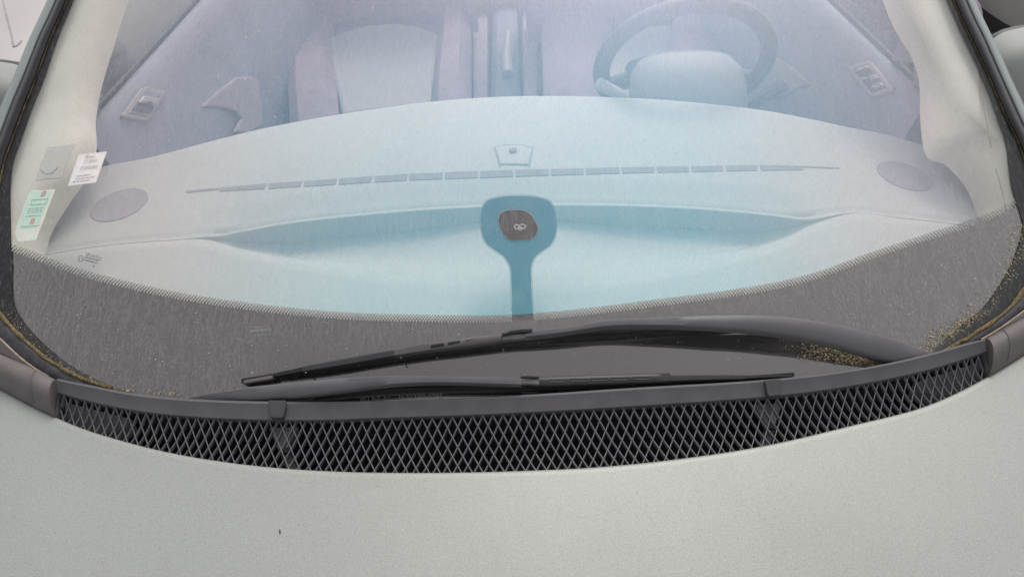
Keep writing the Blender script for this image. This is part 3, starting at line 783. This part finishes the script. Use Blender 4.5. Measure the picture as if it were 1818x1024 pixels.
# ---- lining of the windscreen pillars
def lin(px, py, h): return gl(px, py, h)
inL = [(262,-150),(209,0),(188,67),(175,107),(163,152),(156,200),(157,249),(138,300),(109,342),(82,385),(69,418),(67,470),(75,520)]
outL = [(160,-150),(124,0),(95,70),(71,141),(51,190),(30,249),(8,300),(0,345),(-4,390),(-5,430),(-2,465),(10,490),(40,530)]
inR = [(1530,-150),(1586,0),(1609,46),(1632,84),(1645,132),(1647,200),(1658,258),(1690,273),(1718,300),(1736,327),(1749,365),(1752,398),(1752,440)]
crR = [(1560,-150),(1614,0),(1629,40),(1645,76),(1670,127),(1700,183),(1735,220),(1765,249),(1775,300),(1785,340),(1790,372),(1790,395),(1785,420)]
outR = [(1630,-150),(1689,0),(1709,46),(1726,84),(1746,132),(1775,200),(1796,258),(1803,290),(1808,320),(1822,360),(1828,385),(1826,410),(1805,440)]
def ctrl(p, n=60):
    p = np.array(p, float); tt = np.linspace(0, len(p) - 1, n); m = np.gradient(p, axis=0); out = []
    for s in tt:
        i = min(int(s), len(p) - 2); u = s - i
        out.append((2*u**3-3*u**2+1)*p[i] + (u**3-2*u**2+u)*m[i] + (-2*u**3+3*u**2)*p[i+1] + (u**3-u**2)*m[i+1])
    return np.array(out)
for i_, o_, c_ in ((inL, outL, None), (inR, outR, crR)):
    I, O = ctrl(i_), ctrl(o_); Cc = ctrl(c_) if c_ else lerp(I, O, .62)
    rows = [[lin(*O[k], -.010) for k in range(60)], [lin(*lerp(O[k], Cc[k], .6), -.017) for k in range(60)], [lin(*Cc[k], -.026) for k in range(60)],
            [lin(*lerp(Cc[k], I[k], .25), -.036) for k in range(60)], [lin(*lerp(Cc[k], I[k], .6), -.052) for k in range(60)], [lin(*I[k], -.075) for k in range(60)]]
    rows.append([p + np.array([0, .01, -.03]) for p in rows[-1]])
    V, Fc = grid(rows); mesh('pillar_lining', V, Fc, 'cream', car, True)
# fold lines in the right lining
for pth in ([(1738,128),(1742,165),(1752,220),(1760,262)], [(1768,300),(1778,335),(1786,370),(1800,420)]):
    tube('lining_fold', [gl(x, y, -.009) for x, y in interp(pth, 14)], .0012, 'pale_lip', car, 6)

# ---- doors (inner trim, window pane, handle / switches), quarter trims, mirrors
ZB = 1.0
def plane_from(p, q, r):
    n = np.cross(q - p, r - p); n /= np.linalg.norm(n); return lambda P: np.dot(P - p, n)
for key, near, far, sgn in (('L', (165,234), (350,25), -1), ('R', (1634,182), (1450,0), 1)):
    a = zp(*near, ZB); b_ = zp(*far, ZB + .005)
    d = b_ - a; fwd = a - d*.05; bak = b_ + d*1.3
    inn = np.array([-sgn*.10, 0, -.62])
    rows = []
    for t, (dx, dz) in enumerate(((.03, -.03), (.026, .0), (.010, .008), (0, .004), (-.012, -.012), (-.022, -.05), (-.03, -.12), (-.05, -.2), (-.055, -.3), (-.05, -.45), (-.06, -.62))):
        rows.append([lerp(fwd, bak, s) + np.array([sgn*dx, 0, dz]) for s in np.linspace(0, 1, 20)])
    V, Fc = grid(rows); door = mesh('front_door', V, Fc, 'door', car, True, 'passenger door inner trim seen through the glass' if key == 'L' else 'driver door inner trim with window switches')
    # lower pocket and outer skin
    rows = [[lerp(fwd, bak, s) + np.array([sgn*dx, 0, dz]) for s in np.linspace(0, 1, 12)] for dx, dz in ((.045, -.004), (.075, -.03), (.11, -.2), (.12, -.45), (.09, -.75))]
    V, Fc = grid(rows); mesh('door_skin', V, Fc, 'pillar_paint', door, True)
    # belt weatherstrip
    tube('weatherstrip', [lerp(fwd, bak, s) + np.array([sgn*.032, 0, .006]) for s in np.linspace(0, 1, 12)], .006, 'black', door, 8)
    # window pane
    P0, P1 = lerp(fwd, bak, .0) + np.array([sgn*.034, 0, 0]), bak + np.array([sgn*.034, 0, 0])
    up = np.array([-sgn*.09, .0, .42])
    slab('window_pane', [P0, P1, P1 + up, P0 + up + (P1 - P0)*.35], (sgn*.004, 0, 0), 'pane', door)
    pl = plane_from(a + np.array([-sgn*.022, 0, -.05]), b_ + np.array([-sgn*.022, 0, -.05]), a + np.array([-sgn*.05, 0, -.2]))
    on = lambda x, y, off=0.0: solve(x, y, lambda P: pl(P)) + np.array([-sgn*off, 0, off*.4])
    if key == 'L':
        rr = [(212,207),(246,160),(254,156),(288,164),(290,168),(262,214),(256,218),(216,210)]
        slab('handle_bezel', [on(x, y, .008) for x, y in rr], (-.01, 0, -.004), 'bezel', door, .003)
        slab('handle_recess', [on(x, y, .0095) for x, y in [(221,204),(251,162),(281,168),(256,211)]], (-.004, 0, 0), 'door', door, .002)
        slab('door_handle', [on(x, y, .016) for x, y in [(238,187),(247,175),(275,180),(266,193)]], (-.008, 0, 0), 'bezel', door, .003)
        slab('handle_gap', [on(x, y, .0125) for x, y in [(228,198),(238,188),(266,194),(259,205)]], (-.004, 0, 0), 'button', door)
        slab('door_pocket', [on(x, y, .004) for x, y in [(357,191),(388,162),(418,139),(446,137),(459,146),(463,190),(465,225),(440,238),(415,236),(428,212),(418,200),(395,194)]], (-.012, 0, 0), 'mat', door, .006)
        slab('handle_lock', [on(x, y, .019) for x, y in [(247,185),(256,185.5),(262,190),(251,190)]], (-.004, 0, 0), 'chrome', door, .001)
    else:
        rr = [(1510,124),(1512,120),(1544,110),(1550,112),(1590,158),(1589,163),(1554,174),(1547,172)]
        slab('door_pocket', [on(x, y, .004) for x, y in [(1379,103),(1410,124),(1440,151),(1405,166),(1372,178),(1362,150)]], (.012, 0, 0), 'mat', door, .006)
        slab('switch_panel', [on(x, y, .008) for x, y in rr], (.01, 0, -.004), 'bezel', door, .003)
        slab('switch_recess', [on(x, y, .0095) for x, y in [(1519,125),(1544,116),(1581,158),(1553,167)]], (.004, 0, 0), 'button', door, .002)
        for q in ([(1524,127),(1535,123),(1539,128),(1528,132)], [(1537,122.5),(1546,119.5),(1551,125),(1541,128)], [(1534,143),(1544,139.5),(1548,144),(1538,148)], [(1549,139),(1560,135.5),(1567,143),(1556,147)], [(1556,155),(1570,149),(1577,156),(1561,163)]):
            slab('window_switch', [on(x, y, .014) for x, y in q], (.006, 0, 0), 'bezel', door, .002)
    # quarter trim at the foot of the pillar
    if key == 'L':
        qp = [(176,103),(183,120),(172,145),(174,180),(180,214),(166,240),(157,250),(153,225),(154,190),(160,150)]
    else:
        qp = [(1608,45),(1632,82),(1648,130),(1650,205),(1621,172),(1623,112),(1583,108)]
    qpl = plane_from(a + np.array([sgn*.02, 0, 0]), b_ + np.array([sgn*.02, 0, 0]), a + np.array([-sgn*.05, 0, .3]))
    slab('quarter_trim', [solve(x, y, qpl) for x, y in qp], (sgn*.012, 0, 0), 'quarter', car)

def blob(name, c, dims, m, parent, e=2.6, n=20, rot=0, shear=0):
    V, Fc = [], []
    def sp(v, p): return math.copysign(abs(v)**p, v)
    for i in range(n + 1):
        ph = -pi/2 + pi*i/n
        for j in range(2*n):
            th = pi*j/n; p = 2/e
            x = sp(cos(ph), p)*sp(cos(th), p)*dims[0]; y = sp(cos(ph), p)*sp(sin(th), p)*dims[1]; z = sp(sin(ph), p)*dims[2]
            y += shear*x
            V.append((c[0] + x*cos(rot) - y*sin(rot), c[1] + x*sin(rot) + y*cos(rot), c[2] + z))
    for i in range(n):
        for j in range(2*n):
            k = (j + 1) % (2*n); Fc.append((i*2*n + j, i*2*n + k, (i+1)*2*n + k, (i+1)*2*n + j))
    return recalc(mesh(name, V, Fc, m, parent, True))
for sgn, lab in ((-1, 'grey door mirror beyond the left pillar'), (1, 'grey door mirror beyond the right pillar')):
    mc = solve(-12, 200, lambda P: P[0] + 1.07) if sgn < 0 else solve(1836, 138, lambda P: P[0] - 1.07)
    mz = mc[2]; my = mc[1]
    mir = blob('door_mirror', (mc[0], my, mz), (.135, .075, .10), 'mirror_paint', car, 3.0, 20, 0, sgn*.15); mir['label'] = lab
    blob('mirror_foot', (solve(198, 120, lambda P: P[0] + .95) if sgn < 0 else solve(1690, 60, lambda P: P[0] - .97)), (.05, .06, .085), 'quarter', mir, 2.2, 14)
    blob('mirror_glass', (mc[0], my + .06, mz), (.115, .03, .085), 'trim_black', mir, 3, 12, 0, sgn*.15)

# ---- steering wheel and column
WC = solve(1214, 116, lambda P: P[1] - 1.66)
tau = radians(24)
wn_ = np.array([0, cos(tau), sin(tau)]); wu = np.array([0, -sin(tau), cos(tau)]); wr = np.array([1.0, 0, 0])
V, Fc = [], []; NR, NT = 72, 16; RW, RT_ = .187, .0195
for i in range(NR):
    a = 2*pi*i/NR; rd = cos(a)*wr + sin(a)*wu
    for j in range(NT):
        b_ = 2*pi*j/NT; V.append(WC + rd*(RW + RT_*cos(b_)) + wn_*RT_*.85*sin(b_))
for i in range(NR):
    for j in range(NT):
        Fc.append((i*NT + j, ((i+1) % NR)*NT + j, ((i+1) % NR)*NT + (j+1) % NT, i*NT + (j+1) % NT))
wheel = recalc(mesh('steering_wheel', V, Fc, 'wheel', car, True, 'steering wheel rim behind the dashboard'))
for ang in (200, 340):
    a = radians(ang); rd = cos(a)*wr + sin(a)*wu
    tube('spoke', [WC + rd*.05 + wn_*.0, WC + rd*.11, WC + rd*.185], [.03, .022, .018], 'wheel', wheel, 10)
loft('hub', [[WC + wn_*d + wr*hw*math.copysign(abs(cos(a))**.8, cos(a)) + wu*(hh*math.copysign(abs(sin(a))**.8, sin(a)) - .02) for a in np.linspace(0, 2*pi, 28, endpoint=False)]
             for d, hw, hh in ((-.02, .10, .035), (-.01, .125, .045), (.015, .13, .046), (.03, .11, .035))], 'wheel', wheel, True)
# column shroud: broad rounded cover from the hub towards the dashboard
secs = []
for s, hw, hh, dz in ((-.02, .105, .03, .01), (.01, .125, .045, .008), (.05, .132, .058, -.002), (.09, .13, .062, -.022), (.14, .12, .062, -.06), (.20, .11, .06, -.11)):
    c = WC - wn_*(s + .02) + np.array([0, 0, dz]); sec = []
    for a in np.linspace(0, 2*pi, 28, endpoint=False):
        sx, sz = math.copysign(abs(cos(a))**.9, cos(a)), math.copysign(abs(sin(a))**.9, sin(a))
        sec.append(c + wr*hw*sx + wu*hh*sz)
    secs.append(sec)
loft('column_cover', secs, 'column', car, True)
def cone(name, p, q, r0, r1, m, parent):
    pts = [lerp(p, q, t) for t in (0, .04, .3, .7, .94, 1)]
    return tube(name, pts, [r0*.6, r0, lerp(r0, r1, .3), lerp(r0, r1, .7), r1, r1*.5], m, parent, 14)
yy = WC[1] - .07
cone('column_stalk', solve(1130, 182, lambda P: P[1] - yy), solve(1058, 147, lambda P: P[1] - yy - .02), .010, .016, 'bezel', car)
cone('column_stalk', solve(1318, 196, lambda P: P[1] - yy), solve(1396, 147, lambda P: P[1] - yy - .02), .010, .017, 'wheel', car)

# ---- seats, console, floor
slab('cabin_floor', [(-.85, 1.35, .32), (.85, 1.35, .32), (.85, 4.2, .32), (-.85, 4.2, .32)], (0, 0, -.05), 'carpet', car)
ZS = .60
def seat(px_panel, px_l, px_r, label):
    P = [zp(x, y, ZS) for x, y in px_panel]
    A_ = np.array(P); cx = A_[:, 0].mean(); y0, y1 = A_[:, 1].min(), A_[:, 1].max()
    (lf, lb), (rf, rb_) = [(zp(*p, ZS)[0], zp(*q, ZS)[0]) for p, q in (px_l, px_r)]
    lx_, rx_ = min(lf, lb), max(rf, rb_)
    base = slab('front_seat', [(lf, y0 - .06, ZS - .03), (rf, y0 - .06, ZS - .03), (rb_, y1 + .12, ZS - .03), (lb, y1 + .12, ZS - .03)], (0, 0, -.2), 'seat', car, .05)
    base['label'] = label
    xl0, xr0 = A_[:, 0].min(), A_[:, 0].max()
    slab('seat_panel', [p + np.array([0, 0, .004]) for p in P], (0, 0, -.05), 'seat_panel', base, .012)
    for s, (xa, xb) in ((1, (lx_, xl0)), (-1, (xr0, rx_))):
        secs = []
        for t in np.linspace(0, 1, 10):
            y = lerp(y0 - .08, y1 + .1, t)
            inner_x = lerp(A_[-1, 0], A_[0, 0], t) if s == 1 else lerp(A_[-3, 0], A_[5 if len(A_) > 9 else 4, 0], t)
            a, b_ = (lerp(lf, lb, t), inner_x) if s == 1 else (inner_x, lerp(rf, rb_, t))
            top = ZS - .045 + .095*min(1, t*3.2 + .1)**.6
            secs.append([(a, y, ZS - .15), (a, y, top - .03), (lerp(a, b_, .2), y, top), (lerp(a, b_, .7), y, top - .004), (b_, y, ZS - .005), (b_, y, ZS - .15)])
        loft('seat_bolster', [[np.array(p) for p in q] for q in secs], 'seat', base, True)
    rows = []
    for x in np.linspace(lx_ - .02, rx_ + .02, 14):
        u = (x - lx_)/(rx_ - lx_); bul = .05*(abs(u - .5)*2)**3
        rows.append([np.array([x, y1 + .06 - bul + dy, z]) for dy, z in ((.0, ZS - .05), (.0, ZS + .04), (.03, ZS + .2), (.07, ZS + .45), (.13, ZS + .7), (.20, ZS + .72), (.25, ZS + .6), (.18, ZS - .1))])
    V, Fc = grid(rows); recalc(mesh('backrest', V, Fc, 'seat', base, True))
    return base
seat([(577,71),(612,57),(655,46),(700,42),(745,49),(782,63),(774,120),(765,186),(690,194),(608,204)], ((522,205), (514,30)), ((836,180), (834,30)), 'passenger seat with pale ribbed cushion')
seat([(1092,60),(1130,50),(1175,45),(1215,52),(1232,64),(1238,120),(1242,190),(1160,192),(1045,190),(1068,120)], ((962,185), (960,30)), ((1310,185), (1300,30)), 'driver seat behind the steering wheel')
slab('centre_console', [zp(x, y, .55) for x, y in [(868,200),(872,90),(876,-40),(918,-40),(922,90),(926,200)]], (0, 0, -.25), 'console', car, .02)
for q in ([(840,205),(838,-40),(866,-40),(867,205)], [(928,205),(926,-40),(955,-40),(957,205)]):
    slab('console_side', [zp(x, y, .53) for x, y in q], (0, 0, -.2), 'seat', car, .015)
hb = zp(900, 100, .58)
tube('handbrake', [hb + np.array([0, -.10, -.02]), hb, hb + np.array([.01, .12, .03])], [.02, .018, .016], 'bezel', car, 12)
slab('rear_cushion', [(-.75, 3.15, .62), (.75, 3.15, .62), (.75, 3.6, .62), (-.75, 3.6, .62)], (0, 0, -.25), 'seat', car, .05)
tg = zp(413, 3, .75); slab('seat_belt_buckle', [tg + np.array(v) for v in ((-.02, -.02, 0), (.02, -.02, 0), (.02, .03, .01), (-.02, .03, .01))], (0, 0, -.02), 'paper', car, .003)

# ================================================================== papers behind the windscreen
S1 = [(139.5,274.7),(189.7,269),(170,324),(120.5,330)]
st = slab('windscreen_label', [gl(*p, -.004) for p in S1], (0, .0002, -.0004), 'paper', None)
tag(st, 'white printed card with dark lettering behind the windscreen at left', 'label')
K = 'dark_print'
text_on('lettering', 'CT-263-BA', S1, .30, .76, .21, .31, -.0035, 'grey_print', st)
text_on('lettering', 'CT 29/02/2022', S1, .24, .86, .42, .53, -.0035, 'grey_print', st)
for u0, u1, v0 in ((.30, .38, .045), (.28, .62, .11), (.20, .70, .70), (.20, .86, .79), (.12, .74, .88)):
    x = u0
    while x < u1 - .02:
        wd = min(random.uniform(.04, .12), u1 - x); bar_on('lettering', S1, x, x + wd, v0, v0 + .028, -.0035, 'grey_print', st); x += wd + .022
S2 = [(55,339),(98,336),(64,426),(28,429)]
poly = [(52,341),(55,341),(58,337),(78,338.5),(89,336),(98,336),(64,426),(32,429),(25,413)]
st2 = slab('inspection_sticker', [gl(*p, -.004) for p in poly], (0, .0002, -.0004), 'cream_paper', None)
tag(st2, 'pale green and cream vignette sticker with red marks in lower left corner', 'sticker')
slab('green_field', [gl(*p, -.0037) for p in [(55,342),(59,339.5),(78,341),(88,339),(93,339),(66,403),(34,405.5),(31,402)]], (0, .0001, -.0001), 'green_paper', st2)
def q2(u, v): return quad_map(S2, u, v)
for (u0, v0, u1, v1) in ((.15, .18, .85, .195), (.15, .275, .85, .29), (.15, .18, .17, .29), (.83, .18, .85, .29), (.12, .50, .80, .512), (.03, .705, .92, .715)):
    bar_on('printed_line', S2, u0, u1, v0, v1, -.0034, 'green_print', st2)
for v0 in (.35, .39, .43):
    x = .12
    while x < .78:
        wd = random.uniform(.05, .2); bar_on('printed_line', S2, x, min(x + wd, .8), v0, v0 + .014, -.0034, 'green_print', st2); x += wd + .04
for (u0, v0) in ((.50, .03), (.42, .56)):
    for (a, b_, c, d) in ((0, 0, .16, .018), (.0, .0, .04, .10), (.12, .0, .16, .10), (.02, .045, .14, .06), (-.04, .085, .14, .10)):
        bar_on('red_mark', S2, u0 + a, u0 + c, v0 + b_, v0 + d, -.0034, 'red_print', st2)
sl_ = slab('plastic_sleeve', [gl(*p, -.004) for p in [(84,262),(110,259),(132,256),(121,286),(109,316),(63,321),(72,292)]], (0, .0002, -.0005), 'sleeve', None)
tag(sl_, 'empty clear plastic sleeve stuck above the green sticker', 'plastic sleeve')
tube('sleeve_crease', [gl(x, y, -.0035) for x, y in interp([(64,321),(86,317),(109,316)], 8)], .0009, 'white_lining', sl_, 6)
tube('sleeve_crease', [gl(x, y, -.0035) for x, y in interp([(72,302),(84,309),(92,307),(103,297)], 10)], .0006, 'speaker', sl_, 6)
tube('sleeve_crease', [gl(x, y, -.0035) for x, y in interp([(132,256),(121,286),(109,316)], 8)], .0006, 'white_lining', sl_, 6)

# ================================================================== loose moss crumbs
def crumbs(name, pts, size, label):
    V, Fc = [], []
    for x, y, h in pts:
        c = gl_many([(x, y)], h)[0]; b = len(V); s = size*random.uniform(.5, 1.5)
        for _ in range(4): V.append(c + np.random.randn(3)*np.array([s, s, s*.4]))
        Fc += [(b, b+1, b+2), (b, b+2, b+3), (b, b+3, b+1), (b+1, b+3, b+2)]
    o = mesh(name, V, Fc, 'crumb'); return tag(o, label, 'moss crumbs', None, 'stuff')
pts = []
Rl = sides['R']
for _ in range(1150):      # along the right lower corner, thinning inwards
    i = random.uniform(NS*.56, NS*.97); k = int(i); t = abs(random.gauss(0, .55)) - .25
    p = lerp(Rl[1][k], Rl[0][k], 1.0 + t*1.0 - .4); p = p + np.random.randn(2)*2.0
    pts.append((p[0], p[1], .003))
for _ in range(500):       # patch towards the glass
    u = random.random(); c = lerp(np.array([1650., 626.]), np.array([1745., 560.]), u)
    p = c + np.array([-abs(random.gauss(0, 14)), -abs(random.gauss(0, 10))]); pts.append((p[0], p[1], .002))
crumbs('moss_crumbs', pts, .00075, 'straw coloured moss crumbs gathered in the right corner of the windscreen')
pts = []
for _ in range(1100):      # between the arm and the rim
    u = random.random()**.7; c = lerp(np.array([1425., 622.]), np.array([1575., 643.]), u)
    p = c + np.array([random.gauss(0, 12), random.uniform(-20, 16)*(1 - .45*u)]); pts.append((p[0], p[1], .002))
crumbs('moss_crumbs', pts, .0008, 'straw coloured debris under the wiper arm by the right cowl rim')
pts = []
Ll = sides['L']
for _ in range(420):
    k = int(random.uniform(NS*.66, NS*.99)); p = lerp(Ll[1][k], Ll[0][k], random.gauss(.25, .35)) + np.random.randn(2)*2; pts.append((p[0], p[1], .004))
for _ in range(110):
    u = random.random(); p = lerp(np.array([200., 690.]), np.array([330., 704.]), u) + np.array([0, -abs(random.gauss(0, 5))]); pts.append((p[0], p[1], .002))
crumbs('moss_crumbs', pts, .0007, 'ochre moss crumbs along the left lower edge of the windscreen')

# a log lying beyond the right pillar
lc = zp(1762, 22, .22); ls = []
M['bark'] = mat('bark', varied((.13, .085, .06), 12, .6, 1.0, 40, .02, .5), Roughness=1)
for k in range(40):
    t = k/39*2 - 1
    ls.append([lc + np.array([t*1.0, .12*t, 0]) + (.2 + .012*sin(5*a + 4*t) + .01*random.random())*np.array([.1*cos(a), cos(a), sin(a)]) for a in np.linspace(0, 2*pi, 30, endpoint=False)])
lg = loft('log', ls, 'bark', None, True); tag(lg, 'rough brown log lying on the ground beyond the right pillar', 'log')
# ================================================================== neighbouring cars
def parked(name, x0, x1, y0, y1, top, m, label):
    root = empty(name, ((x0 + x1)/2, (y0 + y1)/2, 0)); tag(root, label, 'car')
    inv = np.array(root.location)
    c = np.array([(x0 + x1)/2, (y0 + y1)/2, 0]); hw, hl = (x1 - x0)/2, (y1 - y0)/2
    secs = []
    for t in np.linspace(-1, 1, 40):
        taper = (1 - abs(t)**6*.35); zt = top*(1 - .10*abs(t)**3); sec = []
        for a in np.linspace(0, 2*pi, 40, endpoint=False):
            sx = math.copysign(abs(cos(a))**.45, cos(a)); sz = math.copysign(abs(sin(a))**.6, sin(a))
            sec.append(np.array([sx*hw*taper, t*hl, .22 + (zt - .22)*(.5 + .5*sz)]))
        secs.append(sec)
    loft('body', secs, m, root, True)
    for sx in (-1, 1):
        for yy in (-.55, .6):
            tube('wheel', [np.array([sx*(hw - .18), yy*hl, .31]), np.array([sx*(hw - .02), yy*hl, .31])], .31, 'tyre', root, 24)
    return root, c
pc, c = parked('parked_car', -2.9, -1.24, .9, 4.4, .95, 'white_paint', 'white car parked alongside at upper left')
from mathutils.bvhtree import BVHTree
def on_body(root, c, px):
    b = [ch for ch in root.children if ch.name.startswith('body')][0].data
    tree = BVHTree.FromPolygons([Vector(v.co) + Vector(c) for v in b.vertices], [tuple(p.vertices) for p in b.polygons]); out = []
    for x, y in px:
        h = tree.ray_cast(Vector(CAM), Vector(ray(x, y)))[0]
        if h is not None: out.append(np.array(h) - c)
    return out
for pth in ([(2,-20),(6,5),(14,38),(21,66),(24,84)], [(24,84),(32,80),(38,73)]):
    P = on_body(pc, c, interp(pth, 16))
    if len(P) > 3: tube('panel_gap', P, [.0015 + .002*random.random() for _ in P], 'mirror_paint', pc, 6)
cq = zp(1790, 22, .62)
pc2, c2 = parked('parked_car', cq[0] + .22, cq[0] + 1.9, cq[1] - .6, cq[1] + 3.2, .95, 'beige_paint', 'beige car parked behind the right door mirror')
